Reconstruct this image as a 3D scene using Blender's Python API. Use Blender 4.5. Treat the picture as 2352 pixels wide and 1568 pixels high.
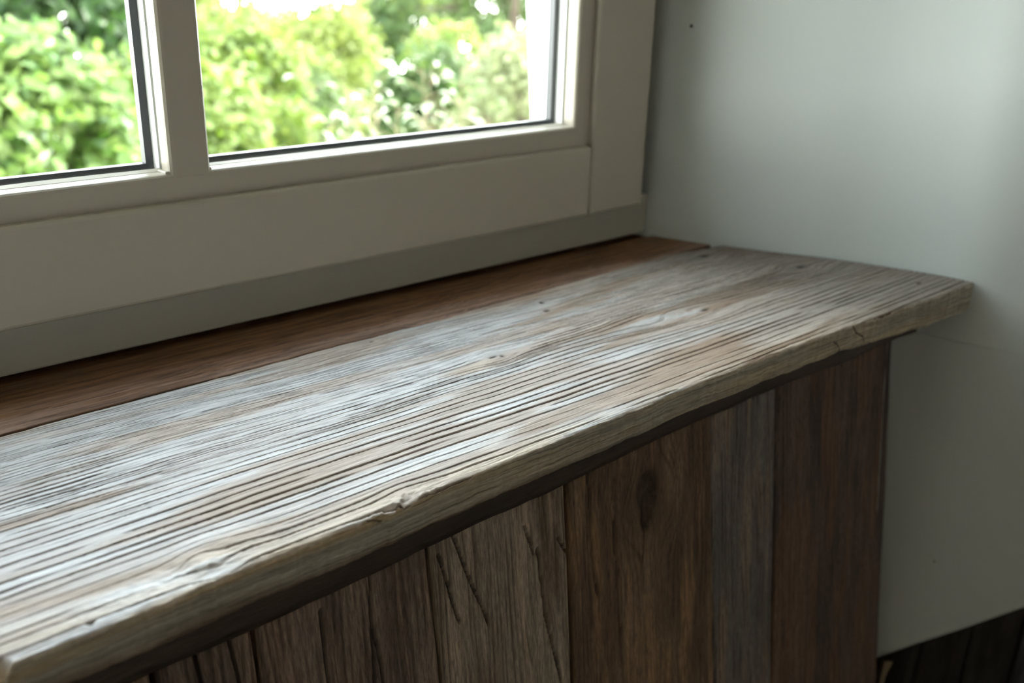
import bpy, bmesh, math, random
import numpy as np
from mathutils import Matrix, Vector

for o in list(bpy.data.objects):
    bpy.data.objects.remove(o)
scene = bpy.context.scene
S = 0.22            # metres per layout unit (a unit is a little more than the depth of the sill board)

# ------------------------------------------------------------------ camera
cam_data = bpy.data.cameras.new('camera')
cam = bpy.data.objects.new('camera', cam_data)
scene.collection.objects.link(cam)
cam.matrix_world = Matrix(((0.748507, 0.220191, -0.625502, 0.0),
                           (-0.662578, 0.286709, -0.691946, 0.0),
                           (0.026977, 0.932370, 0.360497, S),
                           (0, 0, 0, 1))) @ Matrix.Diagonal((1, 1, 1, 1))
# view direction is -z of the camera
R = Matrix(((0.748507, 0.220191, -0.625502),
            (-0.662578, 0.286709, -0.691946),
            (0.026977, 0.932370, 0.360497)))
cam.matrix_world = Matrix.Translation((0, 0, S)) @ R.to_4x4()
cam_data.sensor_width = 36.0
cam_data.sensor_fit = 'HORIZONTAL'
cam_data.lens = 2255.0 / 2352.0 * 36.0
cam_data.clip_start = 0.01
cam_data.clip_end = 500
cam_data.dof.use_dof = True
cam_data.dof.focus_distance = 0.50
cam_data.dof.aperture_fstop = 7.5
scene.camera = cam

# ------------------------------------------------------------------ sky, sun, exposure
scene.view_settings.view_transform = 'Standard'
scene.view_settings.look = 'None'
scene.view_settings.gamma = 1.0
scene.view_settings.use_curve_mapping = False
scene.view_settings.exposure = 0.0

world = bpy.data.worlds.new('sky')
scene.world = world
world.use_nodes = True
nt = world.node_tree
nt.nodes.clear()
w_out = nt.nodes.new('ShaderNodeOutputWorld')
w_bg = nt.nodes.new('ShaderNodeBackground')
w_tc = nt.nodes.new('ShaderNodeTexCoord')
w_sep = nt.nodes.new('ShaderNodeSeparateXYZ')
w_ramp = nt.nodes.new('ShaderNodeValToRGB')
nt.links.new(w_tc.outputs['Generated'], w_sep.inputs[0])
nt.links.new(w_sep.outputs['Z'], w_ramp.inputs['Fac'])
cr = w_ramp.color_ramp
cr.elements[0].position = 0.0
cr.elements[0].color = (1.0, 0.99, 0.96, 1)
cr.elements[1].position = 1.0
cr.elements[1].color = (0.30, 0.345, 0.40, 1)
for pos_, c_ in ((0.07, (0.95, 0.96, 0.95, 1)), (0.26, (0.37, 0.39, 0.40, 1))):
    e = cr.elements.new(pos_)
    e.color = c_
nt.links.new(w_ramp.outputs['Color'], w_bg.inputs['Color'])
w_bg.inputs['Strength'].default_value = 27.0
nt.links.new(w_bg.outputs[0], w_out.inputs[0])

sun_data = bpy.data.lights.new('sun', 'SUN')
sun_data.energy = 20.0
sun_data.angle = math.radians(1.0)
sun_data.color = (1.0, 0.95, 0.86)
sun = bpy.data.objects.new('sun', sun_data)
scene.collection.objects.link(sun)
sun.rotation_euler = Vector((-0.62, 0.12, -0.78)).to_track_quat('-Z', 'Y').to_euler()


# ------------------------------------------------------------------ helpers
def smooth(a, b, x):
    t = np.clip((x - a) / (b - a), 0, 1)
    return t * t * (3 - 2 * t)


_rng = np.random.RandomState(7)
_P = _rng.permutation(1024)
_T = _rng.rand(1024)


def vn(x, y, seed=0):
    """value noise in 0..1"""
    x = np.asarray(x, float) + seed * 17.31
    y = np.asarray(y, float) + seed * 9.73
    ix = np.floor(x).astype(int)
    iy = np.floor(y).astype(int)
    fx = x - ix
    fy = y - iy
    fx = fx * fx * (3 - 2 * fx)
    fy = fy * fy * (3 - 2 * fy)

    def h(i, j):
        return _T[(_P[(i + 31 * seed) & 1023] + j * 7) & 1023]
    a = h(ix, iy)
    b = h(ix + 1, iy)
    c = h(ix, iy + 1)
    d = h(ix + 1, iy + 1)
    return (a * (1 - fx) + b * fx) * (1 - fy) + (c * (1 - fx) + d * fx) * fy


def fbm(x, y, seed=0, octv=4, gain=0.5):
    s = 0
    a = 1.0
    n = 0
    for k in range(octv):
        s = s + a * vn(x * 2 ** k, y * 2 ** k, seed + k)
        n += a
        a *= gain
    return s / n


def link(o, parent=None):
    scene.collection.objects.link(o)
    if parent is not None:
        o.parent = parent
    return o


def mesh_obj(name, verts, faces, material, parent=None, smooth_shade=False, colors=None):
    """verts (N,3) in metres, faces (F,3|4) int array"""
    verts = np.asarray(verts, np.float32)
    faces = np.asarray(faces, np.int32)
    me = bpy.data.meshes.new(name)
    k = faces.shape[1]
    me.vertices.add(len(verts))
    me.vertices.foreach_set('co', verts.ravel())
    me.loops.add(faces.size)
    me.loops.foreach_set('vertex_index', faces.ravel())
    me.polygons.add(len(faces))
    me.polygons.foreach_set('loop_start', np.arange(0, faces.size, k, dtype=np.int32))
    me.polygons.foreach_set('loop_total', np.full(len(faces), k, np.int32))
    me.polygons.foreach_set('use_smooth', np.full(len(faces), smooth_shade, bool))
    me.update(calc_edges=True)
    if colors is not None:
        at = me.color_attributes.new('tone', 'FLOAT_COLOR', 'POINT')
        c = np.ones((len(verts), 4), np.float32)
        c[:, :3] = colors
        at.data.foreach_set('color', c.ravel())
    me.materials.append(material)
    me.validate()
    return link(bpy.data.objects.new(name, me), parent)


def grid_faces(nr, nc, wrap_rows=False):
    i = np.arange(nr - (0 if wrap_rows else 1))
    j = np.arange(nc - 1)
    I, J = np.meshgrid(i, j, indexing='ij')
    I2 = (I + 1) % nr
    return np.stack([I * nc + J, I * nc + J + 1, I2 * nc + J + 1, I2 * nc + J], -1).reshape(-1, 4)


def bm_obj(name, bm, material, parent=None, smooth_shade=False):
    me = bpy.data.meshes.new(name)
    bmesh.ops.recalc_face_normals(bm, faces=bm.faces)
    bm.to_mesh(me)
    bm.free()
    if smooth_shade:
        me.polygons.foreach_set('use_smooth', np.ones(len(me.polygons), bool))
    me.materials.append(material)
    return link(bpy.data.objects.new(name, me), parent)


def box(name, lo, hi, material, parent=None, bevel=0.0, seg=3):
    """axis-aligned box from layout units, with rounded edges"""
    bm = bmesh.new()
    bmesh.ops.create_cube(bm, size=1.0)
    for v in bm.verts:
        for k in range(3):
            v.co[k] = (lo[k] if v.co[k] < 0 else hi[k]) * S
    if bevel:
        bmesh.ops.bevel(bm, geom=bm.edges[:], offset=bevel * S, segments=seg, profile=0.5, affect='EDGES')
    return bm_obj(name, bm, material, parent, smooth_shade=bool(bevel) and False)


def prism(name, pts, axis, a, b, material, parent=None, bevel=0.0):
    """extrude a polygon (layout units) along an axis from a to b; pts are the two other coordinates in xyz order"""
    bm = bmesh.new()
    rings = []
    for t in (a, b):
        ring = []
        for p in pts:
            co = list(p)
            co.insert(axis, t)
            ring.append(bm.verts.new([c * S for c in co]))
        rings.append(ring)
    n = len(pts)
    bm.faces.new(rings[0])
    bm.faces.new(rings[1][::-1])
    for i in range(n):
        j = (i + 1) % n
        bm.faces.new([rings[0][i], rings[1][i], rings[1][j], rings[0][j]])
    if bevel:
        bmesh.ops.recalc_face_normals(bm, faces=bm.faces)
        bmesh.ops.bevel(bm, geom=bm.edges[:], offset=bevel * S, segments=2, profile=0.5, affect='EDGES')
    return bm_obj(name, bm, material, parent)


def empty(name, loc=(0, 0, 0)):
    o = bpy.data.objects.new(name, None)
    scene.collection.objects.link(o)
    o.location = loc
    o.empty_display_size = 0.05
    return o


def tag(o, label=None, cat=None, group=None, kind=None):
    if label:
        o['label'] = label
    if cat:
        o['category'] = cat
    if group:
        o['group'] = group
    if kind:
        o['kind'] = kind
    return o


def keep(o, parent):
    """parent to an Empty that does not sit at the origin without moving the child"""
    o.parent = parent
    o.matrix_parent_inverse = Matrix.Translation(parent.location).inverted()
    return o


# ------------------------------------------------------------------ materials
def new_mat(name):
    m = bpy.data.materials.new(name)
    m.use_nodes = True
    t = m.node_tree
    b = t.nodes['Principled BSDF']
    return m, t, b


def paint(name, col, rough=0.5, bump=0.0, bscale=300.0, mottling=0.0, spec=0.5):
    m, t, b = new_mat(name)
    b.inputs['Base Color'].default_value = (*col, 1)
    b.inputs['Roughness'].default_value = rough
    b.inputs['Specular IOR Level'].default_value = spec
    tc = t.nodes.new('ShaderNodeTexCoord')
    if bump:
        n = t.nodes.new('ShaderNodeTexNoise')
        n.inputs['Scale'].default_value = bscale
        n.inputs['Detail'].default_value = 4
        bp = t.nodes.new('ShaderNodeBump')
        bp.inputs['Strength'].default_value = bump
        bp.inputs['Distance'].default_value = 0.001
        t.links.new(tc.outputs['Object'], n.inputs['Vector'])
        t.links.new(n.outputs['Fac'], bp.inputs['Height'])
        t.links.new(bp.outputs[0], b.inputs['Normal'])
    if mottling:
        n2 = t.nodes.new('ShaderNodeTexNoise')
        n2.inputs['Scale'].default_value = 5.0
        n2.inputs['Detail'].default_value = 5
        t.links.new(tc.outputs['Object'], n2.inputs['Vector'])
        mx = t.nodes.new('ShaderNodeMix')
        mx.data_type = 'RGBA'
        mx.inputs[6].default_value = (*[c * (1 - mottling) for c in col], 1)
        mx.inputs[7].default_value = (*[min(1, c * (1 + mottling)) for c in col], 1)
        t.links.new(n2.outputs['Fac'], mx.inputs[0])
        t.links.new(mx.outputs[2], b.inputs['Base Color'])
    return m


def wood_tone(name, axis_scale, rough=0.8, fiber=0.35, bump=0.25, dist=0.0006, spec=0.25, fine=(1, 1, 1)):
    """wood whose colour comes from the mesh's own grain colours, with fine fibres stretched along the grain"""
    m, t, b = new_mat(name)
    at = t.nodes.new('ShaderNodeAttribute')
    at.attribute_name = 'tone'
    tc = t.nodes.new('ShaderNodeTexCoord')
    mp = t.nodes.new('ShaderNodeMapping')
    mp.inputs['Scale'].default_value = axis_scale
    n = t.nodes.new('ShaderNodeTexNoise')
    n.inputs['Scale'].default_value = 1.0
    n.inputs['Detail'].default_value = 6
    n.inputs['Roughness'].default_value = 0.65
    t.links.new(tc.outputs['Object'], mp.inputs['Vector'])
    t.links.new(mp.outputs[0], n.inputs['Vector'])
    mr = t.nodes.new('ShaderNodeMapRange')
    mr.inputs['From Min'].default_value = 0.3
    mr.inputs['From Max'].default_value = 0.7
    mr.inputs['To Min'].default_value = 1 - fiber
    mr.inputs['To Max'].default_value = 1 + fiber
    t.links.new(n.outputs['Fac'], mr.inputs['Value'])
    mul = t.nodes.new('ShaderNodeVectorMath')
    mul.operation = 'SCALE'
    t.links.new(at.outputs['Color'], mul.inputs[0])
    t.links.new(mr.outputs[0], mul.inputs['Scale'])
    t.links.new(mul.outputs[0], b.inputs['Base Color'])
    bp = t.nodes.new('ShaderNodeBump')
    bp.inputs['Strength'].default_value = bump
    bp.inputs['Distance'].default_value = dist
    t.links.new(n.outputs['Fac'], bp.inputs['Height'])
    t.links.new(bp.outputs[0], b.inputs['Normal'])
    b.inputs['Roughness'].default_value = rough
    b.inputs['Specular IOR Level'].default_value = spec
    return m


def leaf_mat(name, c1, c2, rough=0.45, trans=0.45):
    m, t, b = new_mat(name)
    geo = t.nodes.new('ShaderNodeNewGeometry')
    ramp = t.nodes.new('ShaderNodeMix')
    ramp.data_type = 'RGBA'
    ramp.inputs[6].default_value = (*c1, 1)
    ramp.inputs[7].default_value = (*c2, 1)
    t.links.new(geo.outputs['Random Per Island'], ramp.inputs[0])
    t.links.new(ramp.outputs[2], b.inputs['Base Color'])
    b.inputs['Roughness'].default_value = rough
    b.inputs['Specular IOR Level'].default_value = 0.5
    tr = t.nodes.new('ShaderNodeBsdfTranslucent')
    hs = t.nodes.new('ShaderNodeHueSaturation')
    hs.inputs['Value'].default_value = 1.25
    hs.inputs['Saturation'].default_value = 1.1
    t.links.new(ramp.outputs[2], hs.inputs['Color'])
    t.links.new(hs.outputs[0], tr.inputs['Color'])
    mx = t.nodes.new('ShaderNodeMixShader')
    mx.inputs[0].default_value = trans
    t.links.new(b.outputs[0], mx.inputs[1])
    t.links.new(tr.outputs[0], mx.inputs[2])
    t.links.new(mx.outputs[0], t.nodes['Material Output'].inputs[0])
    return m


def glass_mat(name):
    m, t, b = new_mat(name)
    t.nodes.remove(b)
    tr = t.nodes.new('ShaderNodeBsdfTransparent')
    tr.inputs['Color'].default_value = (0.97, 0.985, 0.975, 1)
    gl = t.nodes.new('ShaderNodeBsdfGlossy')
    gl.inputs['Roughness'].default_value = 0.0
    # Schlick reflectance, the same from both sides of the thin pane
    lw = t.nodes.new('ShaderNodeLayerWeight')
    lw.inputs['Blend'].default_value = 0.5
    pw = t.nodes.new('ShaderNodeMath')
    pw.operation = 'POWER'
    pw.inputs[1].default_value = 5.0
    fr = t.nodes.new('ShaderNodeMath')
    fr.operation = 'MULTIPLY_ADD'
    fr.inputs[1].default_value = 0.96
    fr.inputs[2].default_value = 0.035
    t.links.new(lw.outputs['Facing'], pw.inputs[0])
    t.links.new(pw.outputs[0], fr.inputs[0])
    mx = t.nodes.new('ShaderNodeMixShader')
    t.links.new(fr.outputs[0], mx.inputs[0])
    t.links.new(tr.outputs[0], mx.inputs[1])
    t.links.new(gl.outputs[0], mx.inputs[2])
    t.links.new(mx.outputs[0], t.nodes['Material Output'].inputs[0])
    return m


M_wall = paint('wall_plaster', (0.545, 0.59, 0.56), 0.75, 0.06, 160, 0.02, 0.3)
M_room = paint('room_plaster', (0.80, 0.75, 0.66), 0.85, 0.1, 60, 0.02, 0.2)
M_sash = paint('sash_paint', (0.36, 0.33, 0.26), 0.38, 0.05, 90)
M_frame = paint('frame_paint', (0.29, 0.275, 0.22), 0.42, 0.05, 90)
M_putty = paint('putty', (0.50, 0.47, 0.38), 0.6)
M_gasket = paint('gasket', (0.018, 0.022, 0.028), 0.4)
M_spacer = paint('spacer', (0.80, 0.80, 0.78), 0.4)
M_ext = paint('exterior_render', (0.85, 0.85, 0.84), 0.8)
M_floor = paint('floor_wood', (0.24, 0.15, 0.08), 0.5, 0, 1, 0.25)
M_dark = paint('pinhole', (0.05, 0.045, 0.035), 0.6)
M_glass = glass_mat('glass')
M_board = wood_tone('weathered_board', (70, 1700, 900), 0.85, 0.28, 0.45, 0.0005, 0.2)
M_brown = wood_tone('brown_board', (80, 1700, 900), 0.55, 0.40, 0.4, 0.0004, 0.35)
M_plank = wood_tone('old_plank', (1100, 1100, 60), 0.75, 0.45, 0.5, 0.0006, 0.25)
M_ledge = wood_tone('dark_board', (900, 900, 50), 0.7, 0.4, 0.4, 0.0006, 0.25)
M_bark = paint('bark', (0.10, 0.075, 0.05), 0.9)
M_twig = paint('twig', (0.22, 0.17, 0.10), 0.8)
M_lawn = paint('lawn', (0.05, 0.085, 0.018), 0.9, 0, 1, 0.3)

# ------------------------------------------------------------------ room shell
WALL_PTS = [(3.045, 2.80), (2.958, 2.499), (2.985, 2.40), (3.06, 2.215), (3.195, 1.95), (3.305, 1.737), (3.375, 1.53), (3.415, 1.36), (3.50, 1.22), (3.64, 1.0), (3.85, 0.7), (4.15, 0.3)]
FZ = -2.75      # floor
CZ = 7.6        # ceiling
SILL_HALF = 1.6


def wall_x(y):
    ys = np.array([p[1] for p in WALL_PTS[1:]])[::-1]
    xs = np.array([p[0] for p in WALL_PTS[1:]])[::-1]
    return np.interp(y, ys, xs)


# the splayed reveal to the right of the window: a slightly uneven plaster face whose lower edge slopes up into the room
def wall_bottom(y):
    # sloping lower edge
    return np.interp(y, [0.30, 1.02, 1.197, 1.321, 1.425, 1.46], [-0.64, -1.273, -1.429, -1.535, -1.636, -1.67])


ny = 90
ys = np.linspace(2.62, 0.30, ny)
xs = wall_x(np.clip(ys, 0.3, 2.499))
ker = np.ones(7) / 7
xp = np.concatenate([np.full(3, xs[0]), xs, np.full(3, xs[-1])])
xs2 = np.convolve(xp, ker, mode='valid')
far = ys > 2.44
xs2[far] = xs[far]
nz = 60
verts = []
for side in (0.0, 0.10):
    for k in range(nz):
        t = k / (nz - 1)
        z0 = wall_bottom(ys)
        z = z0 + (CZ - z0) * t ** 1.5
        verts.append(np.stack([xs2 + side, ys, z], -1))
verts = np.array(verts)            # (2*nz, ny, 3)
verts[:, :, 0] += (fbm(verts[:, :, 1] * 1.3, verts[:, :, 2] * 1.1, 3, 2) - 0.5) * 0.02 * (verts[:, :, 1] < 2.3)
F = grid_faces(2 * nz, ny)
# keep front (rows 0..nz-1), back (rows nz..2nz-1); join at the bottom edge instead of the top
row = np.repeat(np.arange(2 * nz - 1), ny - 1)
F = F[row != nz - 1]
j = np.arange(ny - 1)
bottom = np.stack([j, j + 1, nz * ny + j + 1, nz * ny + j], -1)
F = np.concatenate([F, bottom])
wall_right = mesh_obj('wall_right', verts.reshape(-1, 3) * S, F, M_wall, smooth_shade=True)
tag(wall_right, kind='structure')

# fine raised crease in the plaster below the sill and two pinholes
def on_wall(y, z, out=0.0):
    return Vector(((float(np.interp(y, ys[::-1], xs2[::-1])) - out) * S, y * S, z * S))


bm = bmesh.new()
yy = np.linspace(1.52, 0.95, 24)
zz = np.interp(yy, [0.95, 1.192, 1.25, 1.309, 1.433, 1.526], [-0.290, -0.252, -0.242, -0.237, -0.228, -0.228])
prev = None
for y, z in zip(yy, zz):
    p = on_wall(y, z)
    r = 0.0045 * S
    ring = [bm.verts.new(p + Vector(d) * r) for d in ((0.6, 0, 1), (-0.9, -0.4, 0), (0.6, 0, -1))]
    if prev:
        for a in range(2):
            bm.faces.new([prev[a], ring[a], ring[a + 1], prev[a + 1]])
    prev = ring
bm_obj('plaster_crease', bm, M_wall, wall_right)


def nail(p, n, r, name, mat, parent):
    bm = bmesh.new()
    mtx = Matrix.Translation(p) @ Vector(n).to_track_quat('Z', 'Y').to_matrix().to_4x4()
    bmesh.ops.create_cone(bm, cap_ends=True, segments=12, radius1=r, radius2=r * 0.7, depth=r * 0.8, matrix=mtx)
    return bm_obj(name, bm, mat, parent)


# the rest of the room, off to the sides of and behind the camera
XL, XR, YB = -10.0, 10.5, -14.0
flr = box('floor', (XL, YB, FZ - 0.3), (XR, 3.0, FZ), M_floor)
tag(flr, kind='structure')
tag(box('ceiling', (XL, YB, CZ), (XR, 3.0, CZ + 0.5), M_room), kind='structure')
WX0, WX1, WZ0, WZ1 = 2.0, 3.5, 0.6, 2.9  # unseen window opening, added to let fill light into the room
tag(box('wall_back', (XL, YB - 0.5, FZ), (WX0, YB, CZ), M_room), kind='structure')
tag(box('wall_back', (WX1, YB - 0.5, FZ), (XR, YB, CZ), M_room), kind='structure')
tag(box('wall_back', (WX0, YB - 0.5, FZ), (WX1, YB, WZ0), M_room), kind='structure')
tag(box('wall_back', (WX0, YB - 0.5, WZ1), (WX1, YB, CZ), M_room), kind='structure')
tag(box('wall_side', (XL - 0.5, YB, FZ), (XL, 3.0, CZ), M_room), kind='structure')
tag(box('wall_far_side', (XR, YB, FZ), (XR + 0.5, 3.0, CZ), M_room), kind='structure')
LW = [(-0.79, 2.62), (-0.79, 2.499), (-1.80, 0.30)]
tag(prism('wall_front', [(4.15, 0.30), (XR, 0.30), (XR, 0.8), (4.25, 0.8)], 2, FZ, CZ, M_room), kind='structure')
tag(prism('wall_left', [(-0.79, 2.75), (-0.79, 2.499), (-1.80, 0.30), (XL, 0.30), (XL, 2.75)], 2, FZ, CZ, M_room), kind='structure')
WIN_TOP = 5.3
tag(prism('wall_lintel', [(2.75, 0.0 + WIN_TOP), (2.45, WIN_TOP), (0.30, WIN_TOP + 0.9), (0.30, CZ), (2.75, CZ)], 0, -2.2, 4.5, M_room), kind='structure')

# outer masonry around the opening, rendered white; its outer face leans a little
EXT = [('wall_outside', 2.75, 14.0), ('wall_outside', -14.0, -0.60)]
for nm, x0, x1 in EXT:
    bm = bmesh.new()
    vs = []
    for x in (x0, x1):
        for y, z in ((2.73, FZ - 12), (2.73, 12.0), (2.925 + 0.106 * 12.0, 12.0), (2.925 + 0.106 * 0.0, 0.0), (2.925, FZ - 12)):
            vs.append(bm.verts.new((x * S, y * S, z * S)))
    n = 5
    bm.faces.new(vs[:n])
    bm.faces.new(vs[n:][::-1])
    for i in range(n):
        k = (i + 1) % n
        bm.faces.new([vs[i], vs[n + i], vs[n + k], vs[k]])
    tag(bm_obj(nm, bm, M_ext), kind='structure')
tag(box('wall_outside_top', (-0.60, 2.73, WIN_TOP), (2.75, 3.3, 12), M_ext), kind='structure')
tag(box('wall_outside_base', (-0.60, 2.73, FZ - 12), (2.75, 2.90, 0.10), M_ext), kind='structure')
tag(box('roof', (-14.5, YB - 1, 12), (14.5, 5.5, 12.3), M_room), kind='structure')  # unseen; overhang extended outwards to cut steep sky light

# ------------------------------------------------------------------ window
win = empty('window_1')
tag(win, kind='structure')
GZ0, SX0, SX1, SZ0 = 0.4626, -0.338, 2.501, 0.137
MX0, MX1 = 1.0244, 1.138
TOPG = 4.75
FY, BY, GY, OY = 2.445, 2.470, 2.523, 2.572    # sash face, bead face, glass, dark gasket
SR = 2.865
BV = 0.012
# fixed outer frame
fr = box('frame_rail', (-0.79, 2.499, 0.004), (2.965, 2.74, 0.16), M_frame, win, 0.006)
box('frame_jamb', (2.70, 2.602, 0.30), (2.985, 2.74, 5.25), M_frame, win, 0.006)
box('frame_jamb', (-0.79, 2.501, 0.30), (-0.55, 2.74, 5.25), M_frame, win, 0.006)
box('frame_head', (-0.79, 2.499, 5.0), (2.985, 2.74, 5.30), M_frame, win, 0.006)
# sash: rails and stiles in front of the frame
box('sash_rail', (-0.700, FY, SZ0), (2.572, 2.60, 0.392), M_sash, win, BV)
box('sash_stile', (2.574, FY, SZ0), (SR, 2.60, 5.10), M_sash, win, BV)
box('sash_stile', (-0.700, FY, 0.392), (-0.415, 2.60, 5.10), M_sash, win, BV)
box('sash_head', (-0.415, FY, TOPG + 0.07), (2.574, 2.60, 5.10), M_sash, win, BV)
# moulded inner border of the sash: one mitred ring with a rounded edge towards the glass
bm = bmesh.new()
prof = [(0.084, BY + 0.03), (0.084, BY + 0.004), (0.080, BY), (0.012, BY), (0.006, BY + 0.002), (0.002, BY + 0.006), (0.0, BY + 0.012), (0.0, GY + 0.002), (0.03, GY + 0.02)]
cor = [(SX0, GZ0, -1, -1), (SX1, GZ0, 1, -1), (SX1, TOPG, 1, 1), (SX0, TOPG, -1, 1)]
loops = [[bm.verts.new(((x + sx * d) * S, y * S, (z + sz * d) * S)) for (d, y) in prof] for (x, z, sx, sz) in cor]
for i in range(4):
    A, B = loops[i], loops[(i + 1) % 4]
    for q in range(len(prof) - 1):
        bm.faces.new([A[q], B[q], B[q + 1], A[q + 1]])
bm_obj('sash_moulding', bm, M_sash, win)
# upright glazing bar with a coped foot
pts = [(MX0, GY), (MX0, BY + 0.016), (MX0 + 0.002, BY + 0.008), (MX0 + 0.008, BY + 0.002), (MX0 + 0.016, BY), (MX1 - 0.016, BY), (MX1 - 0.008, BY + 0.002), (MX1 - 0.002, BY + 0.008), (MX1, BY + 0.016), (MX1, GY)]
bar = prism('glazing_bar', pts, 2, GZ0 - 0.01, TOPG + 0.02, M_sash, win)
foot = prism('bar_foot', [(MX0 - 0.010, BY + 0.008), (MX1 + 0.004, BY + 0.008), (MX1 + 0.006, GY), (MX0 - 0.014, GY)], 2, GZ0 - 0.006, GZ0 + 0.006, M_sash, win, 0.003)
# glazing: two panes with a dark edge seal, bedded in putty
for x0, x1 in ((SX0, MX0), (MX1, SX1)):
    pane = box('glass_pane', (x0 - 0.02, GY + 0.010, GZ0 - 0.02), (x1 + 0.02, GY + 0.012, TOPG + 0.02), M_glass, win)
    w = 0.022
    h = 0.014
    box('edge_seal', (x0 - 0.03, OY, GZ0 - 0.03), (x1 + 0.03, 2.598, GZ0 + h), M_gasket, win)
    box('edge_seal', (x0 - 0.03, OY, TOPG - h), (x1 + 0.03, 2.598, TOPG + 0.03), M_gasket, win)
    box('edge_seal', (x0 - 0.03, OY, GZ0 + h), (x0 + w, 2.598, TOPG - h), M_gasket, win)
    box('edge_seal', (x1 - w, OY, GZ0 + h), (x1 + 0.03, 2.598, TOPG - h), M_gasket, win)
    # spacer walls between inner pane and seal
    box('spacer_bar', (x1 - 0.0005, GY + 0.014, GZ0), (x1 + 0.03, OY, TOPG), M_spacer, win)
    box('spacer_bar', (x0 - 0.03, GY + 0.014, GZ0), (x0 + 0.0005, OY, TOPG), M_spacer, win)
    # putty fillet along the foot of the pane, uneven
    bm = bmesh.new()
    prev = None
    for k in range(61):
        x = x0 + (x1 - x0) * k / 60
        hh = 0.004 + 0.0045 * float(fbm(np.array(x * 9.0), np.array(1.3), 5, 3))
        ring = [bm.verts.new(Vector(c) * S) for c in ((x, GY + 0.010, GZ0 - 0.01), (x, GY - 0.004, GZ0 - 0.01), (x, GY - 0.004, GZ0 + 0.001), (x, GY + 0.010, GZ0 + hh))]
        if prev:
            for a in range(3):
                bm.faces.new([prev[a], ring[a], ring[a + 1], prev[a + 1]])
        prev = ring
    bm_obj('putty_line', bm, M_putty, win)
# rear half of the sash, set back behind the seal
box('sash_back', (-0.70, 2.598, SZ0), (2.90, 2.70, GZ0 - 0.04), M_frame, win)
box('sash_back', (2.60, 2.598, GZ0 - 0.04), (2.90, 2.70, TOPG + 0.3), M_frame, win)
box('sash_back', (-0.70, 2.598, GZ0 - 0.04), (-0.44, 2.70, TOPG + 0.3), M_frame, win)
box('sash_back', (MX0 + 0.01, 2.598, GZ0 - 0.04), (MX1 - 0.03, 2.65, TOPG + 0.3), M_frame, win)

# ------------------------------------------------------------------ weathered grey board: the sill
U0, U1 = -1.20, 3.42
cols = np.concatenate([np.linspace(U0, 0.2, 110)[:-1], np.linspace(0.2, U1, 1050)])
nc = len(cols)
NT, NF = 540, 64


def y_front(u):
    b = np.interp(u, [-1.3, 0.27, 0.84, 1.28, 1.86, 2.22, 2.68, 3.08, 3.42], [1.39, 1.385, 1.388, 1.400, 1.404, 1.408, 1.397, 1.370, 1.366])
    return b + (fbm(u * 5.0, u * 0 + 0.5, 21, 4) - 0.5) * 0.018 + (fbm(u * 40.0, u * 0 + 0.5, 22, 3) - 0.5) * 0.008


def y_back(u):
    b = np.interp(u, [-1.3, 0.46, 0.77, 1.35, 1.88, 2.88, 3.05, 3.42], [2.172, 2.177, 2.186, 2.193, 2.199, 2.238, 2.232, 2.20])
    return b + (fbm(u * 9.0, u * 0 + 0.5, 23, 4) - 0.5) * 0.016


def z_bottom(u):
    b = np.interp(u, [-1.3, 0.27, 0.84, 1.04, 1.41, 1.57, 1.85, 2.6, 2.75, 3.12, 3.42], [-0.09, -0.09, -0.092, -0.086, -0.089, -0.089, -0.086, -0.086, -0.096, -0.107, -0.110])
    return b + (fbm(u * 12.0, u * 0 + 0.5, 24, 4) - 0.5) * 0.008


yf = y_front(cols)
yb = y_back(cols)
zb = z_bottom(cols)
tt = np.linspace(0, 1, NT)[:, None]                    # 0 back .. 1 front
Ycoord = yb[None, :] + (yf - yb)[None, :] * tt
Xcoord = np.repeat(cols[None, :], NT, 0)
mm = 1000 * S
U = Xcoord * mm                                        # millimetres along
V = (Ycoord - 1.39) * mm                               # millimetres from the nominal front edge

# knots: (u, v, ru, rv, strength)
KN = [(1.616, 1.863, 16, 5, 0.9), (2.03, 2.09, 18, 5, 0.5), (2.37, 1.758, 30, 7, 0.9), (2.183, 1.801, 34, 7, 0.85), (3.17, 1.839, 26, 7, 0.9),
      (3.06, 2.140, 26, 8, 0.9), (0.60, 1.440, 9, 5, 0.9), (1.01, 1.410, 12, 4, 0.6), (0.86, 2.03, 14, 3, 0.6)]
W = V + (fbm(U / 260, V / 110, 31, 2) - 0.5) * 11 + (fbm(U / 60, V / 30, 32, 3) - 0.5) * 2.2 + (vn(U / 11, V / 4, 33) - 0.5) * 0.5
knotmask = np.zeros_like(U)
for (ku, kv, ru, rv, st) in KN:
    du = (U - ku * mm) / ru
    dv = V - (kv - 1.39) * mm
    g = np.exp(-du * du) * np.exp(-(dv / (rv * 2.2)) ** 2)
    W = W - st * dv * g
    knotmask = np.maximum(knotmask, np.exp(-du * du) * np.exp(-(dv / rv) ** 2))
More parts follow.
